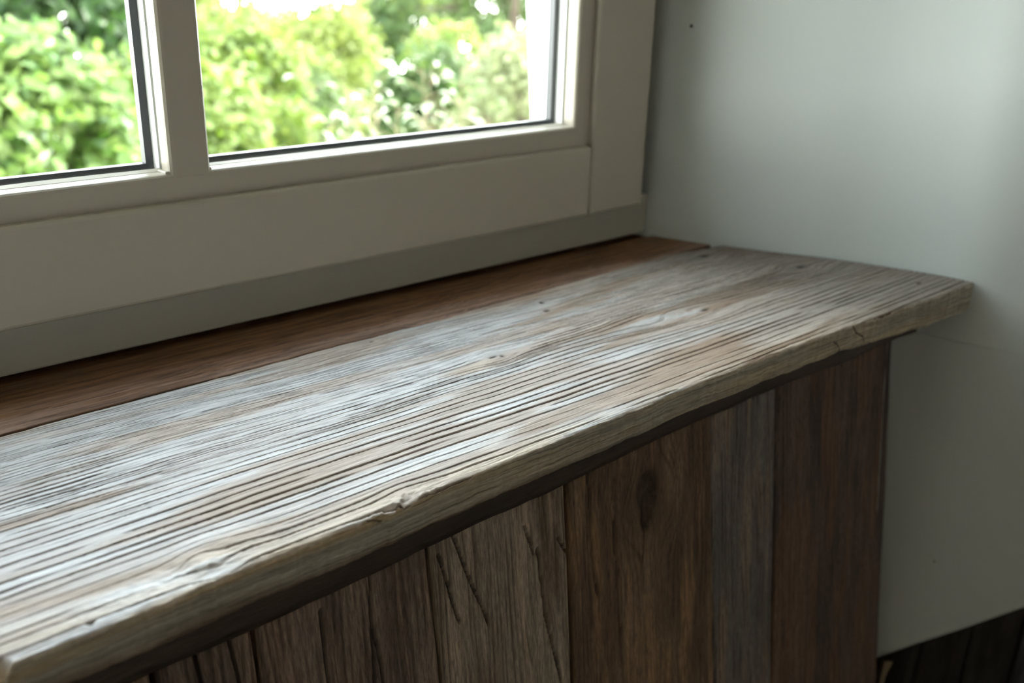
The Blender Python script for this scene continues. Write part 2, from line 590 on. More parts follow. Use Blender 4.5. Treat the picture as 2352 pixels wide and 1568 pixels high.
# ring spacing changes across the board: coarse at the front, fine at the back
wgrid = np.linspace(-30, 230, 600)
spac = np.interp(wgrid, [-30, 0, 55, 95, 125, 180, 230], [5.4, 5.6, 5.4, 4.2, 2.9, 2.4, 2.4])
Gc = np.concatenate([[0], np.cumsum(np.diff(wgrid) / spac[:-1])])
G = np.interp(W, wgrid, Gc)
spW = np.interp(W, wgrid, spac)
UJ = U + 45 * vn(V / 0.8, U / 400, 34)
n = np.floor(G)
f = G - n
rr = np.random.RandomState(5)
tabc = 0.5 + (rr.rand(400) - 0.5) * 0.36
tabd = 0.45 + 0.55 * rr.rand(400)
tabw = 0.7 + 0.7 * rr.rand(400)
ni = (n.astype(int) + 40) % 400
dmm = np.abs(f - tabc[ni]) * spW
along = vn(U / 70.0, n * 7.37 + 3.1, 41) * 0.65 + vn(U / 22.0, n * 5.13 + 1.7, 42) * 0.35
along = smooth(0.24, 0.52, along)
region = np.interp(W, [-30, 0, 90, 120, 150, 230], [0.95, 1.0, 1.0, 0.62, 0.42, 0.35])
soft = fbm(U / 120, V / 30, 43, 3)
region = region * (0.55 + 0.75 * smooth(0.3, 0.62, soft))
hw = (0.62 * tabw[ni]) * np.clip(spW / 5.0, 0.5, 1.1)
groove = (1 - smooth(0.35, 1.0, dmm / hw)) * along * tabd[ni] * region
groove = groove * (1 - 0.85 * knotmask)
# fine secondary checks
G2 = W / 1.45 + 0.3 * vn(U / 30, V / 3, 51)
n2 = np.floor(G2)
f2 = np.abs(G2 - n2 - 0.5)
fine = (1 - smooth(0.05, 0.26, f2)) * smooth(0.52, 0.75, vn(U / 26.0, n2 * 3.7, 52)) * (0.3 + 0.7 * (W > 80)) * (1 - knotmask)
# short dark pores
G3 = W / 0.85 + 0.4 * vn(U / 25, V / 3, 56)
n3 = np.floor(G3)
dash = (1 - smooth(0.10, 0.34, np.abs(G3 - n3 - 0.5))) * smooth(0.60, 0.76, vn(U / 9.0 + n3 * 13.7, n3 * 5.9, 57)) * (0.35 + 0.65 * smooth(60, 110, W)) * smooth(0.36, 0.58, fbm(U / 60, V / 10, 58, 3)) * (1 - knotmask)
hgt = -1.5 * groove - 0.38 * fine - 0.3 * dash
hgt += 0.16 * (1 - (2 * f - 1) ** 2) * region                               # domed ridges
hgt += (fbm(UJ / 14, V / 1.2, 61, 3) - 0.5) * 0.22 + (fbm(U / 90, V / 40, 62, 2) - 0.5) * 1.1
# hand-placed features
def blob(u, v, ru, rv):
    return np.exp(-((U - u * mm) / ru) ** 2 - ((V - (v - 1.39) * mm) / rv) ** 2)


sw = blob(0.60, 1.445, 16, 9)
hgt += 1.4 * sw * np.sin(U / 3.6 + V / 5.0 + 2.0 * vn(U / 9, V / 7, 71)) * 0.55 + 1.2 * blob(0.66, 1.47, 14, 12) - 1.0 * blob(0.50, 1.45, 10, 9)
hgt += (fbm(U / 5, V / 3, 72, 3) - 0.5) * 2.2 * (blob(1.0, 1.405, 20, 7) + 0.7 * blob(0.60, 1.44, 26, 10) + 0.6 * blob(0.42, 1.42, 30, 6))
holes = np.zeros_like(U)
for (u, v, ru, rv, d) in [(2.037, 2.119, 1.4, 1.2, 2.2), (1.999, 2.055, 2.6, 1.2, 2.2), (2.40, 1.758, 4.0, 1.2, 1.2), (3.26, 1.479, 2.4, 1.3, 2.0), (3.182, 1.839, 5.5, 2.2, 1.8),
                          (3.09, 2.145, 8.0, 2.6, 1.3), (0.378, 1.402, 1.3, 1.0, 2.0), (1.616, 1.863, 3.0, 1.0, 1.2), (1.64, 1.855, 1.2, 1.6, 1.0), (0.88, 2.02, 6.0, 0.5, 0.9), (1.42, 2.16, 1.2, 0.8, 1.2)]:
    b = blob(u, v, ru, rv)
    holes = np.maximum(holes, b * min(1.0, d))
    hgt -= d * b
chip = blob(0.225, 1.384, 7, 6)
hgt -= 6.0 * smooth(0.35, 0.9, chip)
hgt -= 2.2 * smooth(0.42, 0.6, fbm(U / 6, V / 3, 75, 3)) * blob(0.97, 1.392, 12, 4)
# worn front and back arrises
dfront = V - (yf[None, :] - 1.39) * mm
hgt -= 0.7 * np.exp(-dfront / 1.0) + (1.1 * (fbm(UJ / 9, V / 1.0, 73, 3) - 0.2)) * np.exp(-dfront / 5.0)
dback = (yb[None, :] - Ycoord) * mm
hgt -= 1.2 * np.exp(-dback / 1.2)
Z = hgt / mm

silver = np.array([0.580, 0.580, 0.578])
warm = np.array([0.420, 0.362, 0.315])
brownw = np.array([0.270, 0.190, 0.130])
cream = np.array([0.600, 0.525, 0.425])
gdark = np.array([0.075, 0.046, 0.026])


def mixc(a, b, t):
    return a * (1 - t[..., None]) + b * t[..., None]


col = np.broadcast_to(silver, U.shape + (3,)).copy()
col *= (1 - 0.22 * smooth(60, 170, V))[..., None]          # darker towards the window frame
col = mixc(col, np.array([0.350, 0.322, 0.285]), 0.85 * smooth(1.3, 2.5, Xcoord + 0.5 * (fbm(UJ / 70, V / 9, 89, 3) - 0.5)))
pat = fbm((U * 0.6 + UJ * 0.4) / 95, (V + 0.05 * U) / 13, 81, 4)
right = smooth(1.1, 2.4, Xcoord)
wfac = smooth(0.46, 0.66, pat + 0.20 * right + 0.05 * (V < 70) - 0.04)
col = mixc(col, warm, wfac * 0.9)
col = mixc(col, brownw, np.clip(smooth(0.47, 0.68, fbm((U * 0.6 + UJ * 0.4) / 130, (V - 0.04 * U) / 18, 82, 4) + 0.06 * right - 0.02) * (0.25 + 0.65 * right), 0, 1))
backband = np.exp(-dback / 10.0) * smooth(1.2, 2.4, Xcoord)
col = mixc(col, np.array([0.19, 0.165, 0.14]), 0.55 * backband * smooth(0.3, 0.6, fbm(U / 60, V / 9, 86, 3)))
frontband = np.exp(-np.clip(dfront, 0, None) / 11.0)
col = mixc(col, cream * 0.85, 0.6 * np.exp(-np.clip(dback, 0, None) / 1.5))
col = mixc(col, cream, np.clip(frontband * 1.1 * smooth(0.25, 0.6, fbm(U / 40, V / 5, 83, 3)), 0, 1) * (1 - 0.35 * right))
col = mixc(col, np.array([0.52, 0.53, 0.53]), 0.75 * np.clip(blob(2.183, 1.80, 20, 3) + blob(2.33, 1.765, 16, 3) + blob(1.86, 1.75, 22, 2.5), 0, 1) * smooth(0.35, 0.6, fbm(U / 12, V / 2, 84, 3)))
col = mixc(col, cream, 0.5 * np.clip(blob(1.55, 1.84, 22, 6) + sw, 0, 1) * smooth(0.35, 0.6, fbm(U / 15, V / 4, 87, 3)))
col *= (0.86 + 0.28 * fbm(UJ / 22, V / 1.3, 85, 3))[..., None]
col = mixc(col, np.array([0.195, 0.172, 0.150]), smooth(2.2, 3.1, Xcoord + 0.5 * (fbm(UJ / 80, V / 12, 88, 3) - 0.5)) * 0.8)  # grey-brown weathering, deepened to paint in light falling off to the right
col = mixc(col, gdark, np.clip(groove * 1.35 + 0.75 * fine + 0.65 * dash, 0, 0.97))
col = mixc(col, np.array([0.02, 0.016, 0.013]), np.clip(holes * 1.1, 0, 0.95))
col = mixc(col, np.array([0.08, 0.07, 0.062]), 0.6 * np.clip(blob(3.16, 1.845, 18, 3.5) + blob(3.05, 2.14, 18, 4), 0, 1))
col = mixc(col, np.array([0.42, 0.30, 0.14]), 0.8 * smooth(0.35, 0.8, chip))
top = np.stack([Xcoord, Ycoord, Z], -1)
# right end follows the wall
endx = np.minimum(wall_x(Ycoord) - 0.006 - 0.012 * vn(Ycoord * 14, Ycoord * 0, 91), 3.405)
kfac = (np.clip(Xcoord, 2.6, None) - 2.6) / (U1 - 2.6)
top[..., 0] = np.where(Xcoord > 2.6, 2.6 + kfac * (endx - 2.6), Xcoord)
lx = -0.80 - (2.499 - Ycoord) * 0.455
kl = np.clip((0.2 - Xcoord) / (0.2 - U0), 0, 1)
top[..., 0] = np.where(Xcoord < 0.2, 0.2 - kl * (0.2 - lx - 0.01), top[..., 0])

# front face, sawn and split
ft = np.linspace(0, 1, NF + 1)[1:, None]
Xf = np.repeat(top[-1:, :, 0], NF, 0)
zt = top[-1, :, 2][None, :]
Zf = zt + (zb[None, :] - zt) * ft
Uf = Xf * mm
Zm = Zf * mm
Zm = Zm + 3.0 * (fbm(Uf / 50, Zm / 14, 99, 3) - 0.5)
Ufj = Uf + 70 * vn(Zm / 0.7, Uf / 500, 98)
hf = (fbm(Ufj / 30, Zm / 1.5, 101, 3) - 0.5) * 0.8 + (fbm(Uf / 120, Zm / 12, 102, 3) - 0.5) * 1.6 + (vn(Ufj / 6, Zm / 1.4, 103) - 0.5) * 0.3
lines = (1 - smooth(0.02, 0.13, np.abs(((Zm + (fbm(Uf / 80, Zm / 8, 104, 2) - 0.5) * 5) / 2.6) % 1 - 0.5))) * smooth(0.48, 0.72, vn(Uf / 34, np.floor((Zm + (fbm(Uf / 80, Zm / 8, 104, 2) - 0.5) * 5) / 2.6) * 3.1, 105))
crk = np.zeros_like(Uf)


def crack_path(Ua, Za, pts, wd):
    """distance based crack mask along a polyline of millimetre points"""
    out = np.zeros_like(Ua)
    for (a, b) in zip(pts[:-1], pts[1:]):
        ax, ay = a
        bx, by = b
        L2 = (bx - ax) ** 2 + (by - ay) ** 2
        t = np.clip(((Ua - ax) * (bx - ax) + (Za - ay) * (by - ay)) / L2, 0, 1)
        d = np.hypot(Ua - ax - t * (bx - ax), Za - ay - t * (by - ay))
        out = np.maximum(out, 1 - smooth(wd * 0.4, wd, d))
    return out


for pts in ([(2.66 * mm, -1), (2.69 * mm, -8), (2.735 * mm, -13), (2.75 * mm, -20)], [(2.57 * mm, -9), (2.60 * mm, -14), (2.63 * mm, -21)], [(0.90 * mm, -2), (0.93 * mm, -5)]):
    crk = np.maximum(crk, crack_path(Uf + 1.5 * vn(Uf / 3, Zm / 3, 106), Zm, pts, 0.7))
hf = hf * smooth(0, 0.12, ft) - 0.7 * lines * smooth(0, 0.1, ft) - 1.3 * crk
under = smooth(0.82, 1.0, ft)
hf = hf - 1.6 * under ** 2 * (1 + fbm(Uf / 25, Zm, 107, 2))
Yf = top[-1:, :, 1] - hf / mm
cf = np.broadcast_to(np.array([0.330, 0.295, 0.215]), Uf.shape + (3,)).copy()
cf = mixc(cf, np.array([0.265, 0.255, 0.205]), smooth(0.4, 0.62, fbm(Ufj / 60, Zm / 6, 111, 3)))
cf = mixc(cf, np.array([0.42, 0.32, 0.18]), 0.7 * (1 - 0.75 * smooth(0.9, 1.8, Xf)) * smooth(0.5, 0.72, fbm(Ufj / 80, Zm / 5, 112, 3) + 0.1 * (ft < 0.4) * (Xf < 0.9)))
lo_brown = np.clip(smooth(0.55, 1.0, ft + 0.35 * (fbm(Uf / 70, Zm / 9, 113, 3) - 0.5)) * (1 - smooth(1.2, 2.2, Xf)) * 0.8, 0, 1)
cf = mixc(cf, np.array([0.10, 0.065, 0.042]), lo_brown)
cf *= (0.55 + 0.9 * fbm(Ufj / 30, Zm / 0.9, 114, 3))[..., None]
cf = mixc(cf, np.array([0.07, 0.055, 0.04]), np.clip(0.8 * lines + crk, 0, 1))
cf = mixc(cf, cream * 0.9, (1 - smooth(-0.02, 0.05, ft - 0.20 * np.clip(fbm(Uf / 9, Uf * 0, 115, 4) - 0.35, 0, 1))) * 0.85)
front = np.stack([Xf, Yf, Zf], -1)
# closing rows below and behind
under_rows = []
for (yy_, zz_) in ((lambda: (top[-1, :, 1] + 0.04, zb - 0.001))(), (top[0, :, 1] - 0.01, zb), (top[0, :, 1], zb + 0.01)):
    under_rows.append(np.stack([top[0, :, 0] * 0 + (top[-1, :, 0] if len(under_rows) == 0 else top[0, :, 0]), yy_, zz_], -1))
under_rows = np.stack(under_rows, 0)
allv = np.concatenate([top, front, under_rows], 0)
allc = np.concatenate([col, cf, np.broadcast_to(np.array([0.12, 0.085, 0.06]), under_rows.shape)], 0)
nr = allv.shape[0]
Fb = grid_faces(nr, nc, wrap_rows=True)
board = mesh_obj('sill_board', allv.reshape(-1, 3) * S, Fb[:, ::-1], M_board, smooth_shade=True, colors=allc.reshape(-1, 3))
# end caps
me = board.data
tag(board, 'wide weathered silver-grey board with deep grain grooves, front board of the window sill', 'board')

# ------------------------------------------------------------------ brown board behind it
nb, ncb = 110, 620
cb = np.linspace(-1.0, 3.05, ncb)
gap = np.interp(cb, [-1.0, 0.46, 1.1, 1.7, 2.2, 3.1], [0.024, 0.020, 0.012, 0.004, 0.0, 0.0])
y0 = y_back(cb) + gap
y1 = np.full(ncb, 2.60)
tb = np.linspace(0, 1, nb)[:, None]
Yb = y0[None] + (y1 - y0)[None] * tb
Xb = np.repeat(cb[None], nb, 0)
Ub, Vb = Xb * mm, Yb * mm
Wb = Vb + (fbm(Ub / 150, Vb / 40, 121, 3) - 0.5) * 6
g1 = (1 - smooth(0.06, 0.24, np.abs((Wb / 1.9) % 1 - 0.5))) * smooth(0.45, 0.7, vn(Ub / 40, np.floor(Wb / 1.9) * 3.3, 122))
hb = -0.35 * g1 + (fbm(Ub / 30, Vb / 2, 123, 3) - 0.5) * 0.35 - 0.9 * np.exp(-(Yb - y0[None]) * mm / 1.0)
Zb = -0.004 + hb / mm - 0.012 * smooth(2.44, 2.50, Yb)
cbn = np.broadcast_to(np.array([0.215, 0.105, 0.045]), Ub.shape + (3,)).copy()
fb = smooth(0.1, 0.75, (Yb - y0[None]) / (2.5 - y0[None]))
cbn = mixc(cbn, np.array([0.265, 0.170, 0.125]), (1 - fb) * 0.85 * smooth(0.3, 0.6, fbm(Ub / 70, Vb / 7, 124, 3)))
cbn = mixc(cbn, np.array([0.115, 0.052, 0.024]), 0.7 * smooth(0.42, 0.66, fbm(Ub / 45, Vb / 3, 125, 4)))
cbn = mixc(cbn, np.array([0.03, 0.018, 0.010]), np.clip(0.85 * g1, 0, 1))
xend = wall_x(np.clip(Yb, 0.3, 2.499)) - 0.004
kk = np.clip((Xb - 2.4) / (3.05 - 2.4), 0, 1)
Xb2 = np.where(Xb > 2.4, 2.4 + kk * (xend - 2.4), Xb)
topb = np.stack([Xb2, Yb, Zb], -1)
skirt = np.stack([topb[0], topb[0] + [0, 0.004, -0.02], topb[0] + [0, 0.004, -0.08]], 0)[::-1][:2]
backr = np.stack([topb[-1] + [0, 0, -0.08]], 0)
av = np.concatenate([skirt, topb, backr], 0)
ac = np.concatenate([np.broadcast_to(np.array([0.20, 0.105, 0.05]), skirt.shape), cbn, np.broadcast_to(np.array([0.1, 0.05, 0.03]), backr.shape)], 0)
bb = mesh_obj('sill_board', av.reshape(-1, 3) * S, grid_faces(av.shape[0], ncb, wrap_rows=True), M_brown, smooth_shade=True, colors=ac.reshape(-1, 3))
tag(bb, 'narrow dark reddish-brown board between the grey board and the window frame', 'board')

# ------------------------------------------------------------------ plank cladding below the sill
clad = empty('plank_cladding', (1.9 * S, 1.3 * S, FZ * S))
tag(clad, 'wall panel of upright dark brown reclaimed planks below the window sill', 'cladding')
CY, CK = 1.60, 0.131            # the face leans: y = CY + CK * z
ZT, ZBOT = -0.10, FZ
# joints measured along the face: x at the top and further down
JT = [(-1.35, -1.35), (-0.85, -0.85), (-0.42, -0.42), (0.05, 0.05), (0.519, 0.519), (0.726, 0.722), (1.172, 1.181), (1.624, 1.612), (2.222, 2.231), (2.570, 2.565), (3.262, 3.225)]
PC = [  # base, second, streak colour
    ((0.16, 0.11, 0.07), (0.11, 0.075, 0.05)), ((0.17, 0.12, 0.08), (0.12, 0.08, 0.05)), ((0.15, 0.11, 0.08), (0.1, 0.07, 0.05)),
    ((0.17, 0.12, 0.08), (0.12, 0.08, 0.05)),
    ((0.185, 0.140, 0.100), (0.105, 0.078, 0.060)),
    ((0.190, 0.148, 0.112), (0.100, 0.072, 0.056)),
    ((0.250, 0.212, 0.160), (0.150, 0.115, 0.082)),
    ((0.175, 0.118, 0.072), (0.100, 0.068, 0.044)),
    ((0.180, 0.145, 0.110), (0.105, 0.096, 0.088)),
    ((0.098, 0.070, 0.055), (0.062, 0.047, 0.042))]
CRACKS = {5: [[(0.881, -0.312), (0.882, -0.43), (0.886, -0.55)], [(1.012, -0.255), (1.006, -0.391), (1.019, -0.548), (1.03, -0.8)], [(1.006, -0.391), (0.99, -0.60), (0.985, -0.9)]],
          6: [[(1.243, -0.26), (1.28, -0.383), (1.318, -0.494), (1.331, -0.536)], [(1.508, -0.402), (1.519, -0.582), (1.567, -0.822)], [(1.20, -0.30), (1.225, -0.42), (1.245, -0.50)],
              [(1.58, -0.40), (1.615, -0.46)], [(1.47, -0.33), (1.50, -0.42)]],
          7: [[(1.695, -0.24), (1.703, -0.504), (1.714, -0.626)], [(1.788, -0.426), (1.800, -0.677), (1.804, -0.94), (1.81, -1.2)], [(1.918, -0.44), (1.90, -0.6)]],
          4: [[(0.60, -0.28), (0.61, -0.5)], [(0.672, -0.26), (0.685, -0.45)]],
          9: [[(2.60, -0.3), (2.61, -1.2)]], 8: []}
rp = random.Random(11)
for k in range(len(JT) - 1):
    w0, w1 = (150, 270) if k >= 4 else (30, 60)
    tz = np.linspace(0, 1, w1)[:, None] ** 1.35
    zz = ZT + (ZBOT - ZT) * tz * np.ones((1, w0))
    down = np.clip(-zz / 0.8, 0, 3)
    xa = JT[k][0] + (JT[k][1] - JT[k][0]) * np.clip(down, 0, 1.6) + (0.009 if k == 5 else 0.0035)
    xb = JT[k + 1][0] + (JT[k + 1][1] - JT[k + 1][0]) * np.clip(down, 0, 1.6) - 0.0035
    if k == 9:
        xb = np.full_like(xb, 3.262) - 0.02 * np.clip((-zz - 0.3) / 0.6, 0, 1) + 0.05 * np.clip((-zz - 0.9) / 0.25, 0, 1)
    xa = xa + (fbm(zz * 5, zz * 0 + k, 130, 3) - 0.5) * 0.008
    xb = xb + (fbm(zz * 5, zz * 0 + k + 1, 131, 3) - 0.5) * 0.008
    sx = np.linspace(0, 1, w0)[None, :]
    sx = 0.5 - 0.5 * np.cos(np.pi * sx) * (0.35 + 0.65 * np.abs(np.cos(np.pi * sx)))      # denser near the edges
    sx = np.clip(sx, 0, 1)
    X = xa + (xb - xa) * sx
    Um, Zm = X * mm, zz * mm
    edge = np.minimum(X - xa, xb - X) * mm
    ZJ = Zm + 90 * vn(Um / 0.9, Zm / 600, 135 + k)
    Wp = Um + (fbm(Um / 30, Zm / 160, 140 + k, 3) - 0.5) * 14
    kn = np.zeros_like(X)
    if k == 7:
        for (kx, kz, rx, rz) in ((1.929, -0.385, 9, 13), (1.922, -0.462, 5, 9)):
            du = Um - kx * mm
            dz = (Zm - kz * mm) / (rz * 2.2)
            Wp = Wp - 0.9 * du * np.exp(-dz * dz) * np.exp(-(du / 26) ** 2)
            kn = np.maximum(kn, np.exp(-(du / rx) ** 2 - ((Zm - kz * mm) / rz) ** 2))
    per = 3.0 + 1.4 * rp.random()
    gi = np.floor(Wp / per)
    gr = (1 - smooth(0.08, 0.30, np.abs(Wp / per - gi - 0.5))) * smooth(0.42, 0.72, vn(gi * 3.7 + k, Zm / 30, 150 + k)) * 0.8
    cr_ = np.zeros_like(X)
    for pts in CRACKS.get(k, []):
        cr_ = np.maximum(cr_, crack_path(Um + 1.2 * (fbm(Um / 9, Zm / 14, 160, 2) - 0.5), Zm, [(a * mm, b * mm) for a, b in pts], 1.15))
    h = (fbm(Um / 9, ZJ / 60, 170 + k, 4) - 0.5) * 0.9 - 0.55 * gr - 3.2 * cr_ - 2.6 * np.exp(-edge / 0.9) - 4.5 * smooth(0.25, 0.6, kn) * (0.25 + fbm(Um / 5, Zm / 6, 171, 2))
    h = h + (k * 37 % 5 - 2) * 0.45
    c1, c2 = np.array(PC[k][0]), np.array(PC[k][1])
    cc = np.broadcast_to(c1, X.shape + (3,)).copy()
    cc = mixc(cc, c2, smooth(0.38, 0.66, fbm(Um / 16, (0.5 * ZJ + 0.5 * Zm) / 90, 180 + k, 4)))
    cc = mixc(cc, c1 * 1.35 + np.array([0.03, 0.005, -0.01]), 0.6 * smooth(0.52, 0.75, fbm(Um / 9, ZJ / 70, 190 + k, 4)))
    if k == 8:
        cc = mixc(cc, np.array([0.110, 0.112, 0.110]), 0.6 * smooth(0.45, 0.62, fbm(Um / 14, Zm / 80, 197, 3)))
    if k == 9:
        cc = mixc(cc, np.array([0.14, 0.08, 0.046]), 0.5 * smooth(0.52, 0.7, fbm(Um / 9, Zm / 70, 198, 3)))
    cc *= (0.5 + 1.0 * fbm(Um / 3.0, ZJ / 22, 200 + k, 4))[..., None]
    cc = mixc(cc, np.array([0.035, 0.024, 0.016]), np.clip(0.75 * gr + cr_ + 1.0 * smooth(0.12, 0.5, kn) * (0.45 + 0.9 * fbm(Um / 5, Zm / 5, 201, 2)), 0, 1))
    if k == 7:
        halo = np.exp(-((Um - 1.93 * mm) / 16) ** 2 - ((Zm + 0.41 * mm) / 24) ** 2)
        cc = mixc(cc, np.array([0.055, 0.037, 0.025]), 0.75 * halo)
    y = CY + CK * zz - h / mm
    P = np.stack([X, y, zz], -1)
    # close it: two edge columns going back
    L = P[:, :1] + [0.0, 0.07, 0]
    Rr = P[:, -1:] + [0.0, 0.07, 0]
    P = np.concatenate([L, P, Rr], 1)
    cc = np.concatenate([cc[:, :1] * 0.8, cc, cc[:, -1:] * 0.8], 1)
    P[0, :, 2] += 0.0
    o = mesh_obj('plank', P.reshape(-1, 3) * S, grid_faces(w1, w0 + 2)[:, ::-1], M_plank, None, True, cc.reshape(-1, 3))
    keep(o, clad)


def rough_strip(name, x0f, x1f, yfun, z0, z1, nx, nzz, thick, c1, c2, seed, vertical, mat, par):
    t1 = np.linspace(0, 1, nzz)[:, None]
    s1 = np.linspace(0, 1, nx)[None, :]
    zz = z0 + (z1 - z0) * t1 * np.ones((1, nx))
    X = x0f(zz) + (x1f(zz) - x0f(zz)) * s1
    a, b = (X * mm / 3, zz * mm / 60) if vertical else (X * mm / 60, zz * mm / 3)
    hh = (fbm(a, b, seed, 4) - 0.5) * 1.6
    y = yfun(zz) - hh / mm
    P = np.stack([X, y, zz], -1)
    cc = mixc(np.broadcast_to(np.array(c1), X.shape + (3,)), np.array(c2), smooth(0.35, 0.65, fbm(a, b, seed + 3, 4)))
    if name == 'batten':
        zlow = np.interp(X[0], BAT_X, BAT_Z) + (fbm(X[0] * 9, X[0] * 0, seed + 7, 3) - 0.5) * 0.012
        P[..., 2] = z0 + (zlow[None, :] - z0) * t1
    rows = np.concatenate([P[:1] + [0, thick, 0], P, P[-1:] + [0, thick, 0]], 0)
    cc = np.concatenate([cc[:1], cc, cc[-1:]], 0)
    o = mesh_obj(name, rows.reshape(-1, 3) * S, grid_faces(nzz + 2, nx)[:, ::-1], mat, None, True, cc.reshape(-1, 3))
    # end caps as short walls
    return keep(o, par)


# thin strip closing the right edge of the cladding against the wall
rough_strip('edge_strip', lambda z: 3.268 - 0.02 * np.clip((-z - 0.3) / 0.6, 0, 1), lambda z: np.full_like(z, 3.300) + (fbm(z * 4, z * 0, 211, 3) - 0.5) * 0.02,
            lambda z: CY + CK * z + 0.006, -0.15, FZ, 6, 120, 0.05, (0.085, 0.065, 0.055), (0.05, 0.04, 0.035), 212, True, M_plank, clad)
# batten under the board
BAT_X = [-1.2, 0.7, 0.9, 1.13, 1.56, 1.82, 2.14, 2.47, 2.83, 3.19, 3.34]
BAT_Z = [-0.235, -0.234, -0.231, -0.222, -0.213, -0.203, -0.197, -0.199, -0.210, -0.208, -0.216]
rough_strip('batten', lambda z: np.full_like(z, -1.15), lambda z: np.full_like(z, 3.345), lambda z: 1.508 + z * 0, -0.075, -0.207, 260, 10, 0.14,
            (0.045, 0.032, 0.023), (0.028, 0.021, 0.016), 221, False, M_brown, clad)
# parapet behind the planks
tag(box('wall_under_window', (-1.6, 1.72, FZ), (3.25, 2.74, -0.10), M_room), kind='structure')

# ------------------------------------------------------------------ dark boarding below the sloping edge of the wall
panel = empty('dark_boarding', (3.6 * S, 1.0 * S, FZ * S))
tag(panel, 'near-black upright wooden boards below the sloping lower edge of the right wall', 'boarding')
edges_y = [1.44, 1.315, 1.17, 1.02, 0.86, 0.66, 0.30]
for k in range(len(edges_y) - 1):
    ya, yb_ = edges_y[k] - 0.002, edges_y[k + 1] + 0.002
    t1 = np.linspace(0, 1, 60)[:, None]
    s1 = np.linspace(0, 1, 16)[None, :]
    yy = ya + (yb_ - ya) * s1 * np.ones((60, 1))
    zt_ = np.interp(yy, [0.30, 1.02, 1.197, 1.321, 1.425, 1.46], [-0.64, -1.273, -1.429, -1.535, -1.636, -1.67]) - 0.010
    zz = zt_ + (FZ - zt_) * t1
    xx = wall_x(yy) + 0.030 + (k % 3 - 1) * 0.004
    ed = np.minimum(s1, 1 - s1) * np.ones((60, 1)) * abs(ya - yb_) * mm
    hh = (fbm(yy * mm / 5, zz * mm / 60, 230 + k, 4) - 0.5) * 1.0 - 1.6 * np.exp(-ed / 0.8)
    if k == 0:      # rounded upper corner of the first board
        hh = hh
    P = np.stack([xx - hh / mm, yy, zz], -1)
    P = np.concatenate([P[:, :1] + [0.05, 0, 0], P, P[:, -1:] + [0.05, 0, 0]], 1)
    cbase = [(0.026, 0.022, 0.018), (0.024, 0.021, 0.018), (0.030, 0.027, 0.024), (0.045, 0.045, 0.05), (0.05, 0.05, 0.055), (0.05, 0.05, 0.055)][k]
    cc = mixc(np.broadcast_to(np.array(cbase), yy.shape + (3,)), np.array(cbase) * 0.5, smooth(0.35, 0.65, fbm(yy * mm / 6, zz * mm / 70, 240 + k, 3)))
    cc = np.concatenate([cc[:, :1], cc, cc[:, -1:]], 1)
    keep(mesh_obj('board', P.reshape(-1, 3) * S, grid_faces(60, 18), M_ledge, None, True, cc.reshape(-1, 3)), panel)
# pale splintered lath between the planks and the dark boarding
bm = bmesh.new()
for (dz, yl, yr) in ():
    pass
lath = [(-1.652, 1.432, 1.386), (-1.665, 1.432, 1.386), (-1.70, 1.430, 1.394), (-1.74, 1.428, 1.402), (-1.80, 1.424, 1.404), (-1.95, 1.41, 1.40), (-2.75, 1.36, 1.35)]
prev = None
for (z, a, b) in lath:
    ring = [bm.verts.new(Vector((float(wall_x(a)) + 0.016, a, z)) * S), bm.verts.new(Vector((float(wall_x(a)) + 0.004, (a + b) / 2, z)) * S), bm.verts.new(Vector((float(wall_x(b)) + 0.016, b, z)) * S)]
    if prev:
        for q in range(2):
            bm.faces.new([prev[q], ring[q], ring[q + 1], prev[q + 1]])
    prev = ring
M_lath = paint('pale_lath', (0.20, 0.15, 0.09), 0.8, 0.3, 200, 0.2)
l_ = bm_obj('lath', bm, M_lath)
keep(l_, panel)
l_['label'] = 'pale splintered lath'
# pinholes in the plaster
nail(on_wall(2.383, 0.798), (-1, -0.3, 0), 0.0016, 'pinhole', M_dark, wall_right)
nail(on_wall(1.315, -1.138), (-1, -0.3, 0), 0.0011, 'pinhole', M_dark, wall_right)

# ------------------------------------------------------------------ garden
rn = np.random.RandomState(3)


def leaf_cloud(centres, sizes, n, ln, wd, up=0.5, seed=0, flat=1.0):
    """n folded leaves scattered around clump centres; returns verts, faces"""
    r = np.random.RandomState(seed)
    idx = r.randint(0, len(centres), n)
    d = r.normal(size=(n, 3))
    d /= np.linalg.norm(d, axis=1)[:, None]
    rad = r.rand(n) ** 0.5
    pos = centres[idx] + d * rad[:, None] * sizes[idx][:, None] * np.array([1, 1, flat])
    nrm = d * 0.7 + r.normal(size=(n, 3)) * 0.55 + np.array([0, -0.15, up])
    nrm /= np.linalg.norm(nrm, axis=1)[:, None]
    a = r.normal(size=(n, 3)) + np.array([0, 0, -0.4])
    a -= nrm * np.sum(a * nrm, 1)[:, None]
    a /= np.linalg.norm(a, axis=1)[:, None]
    b = np.cross(nrm, a)
    sc = (0.65 + 0.7 * r.rand(n))[:, None]
    L = a * ln * sc
    Wd = b * wd * 0.5 * sc
    fold = nrm * wd * 0.12 * sc
    p0 = pos
    p1 = pos + L * 0.45 + Wd + fold
    p2 = pos + L
    p3 = pos + L * 0.45 - Wd + fold
    v = np.stack([p0, p1, p2, p3], 1).reshape(-1, 3)
    i = np.arange(n) * 4
    f = np.concatenate([np.stack([i, i + 1, i + 2], -1), np.stack([i, i + 2, i + 3], -1)])
    return v, f


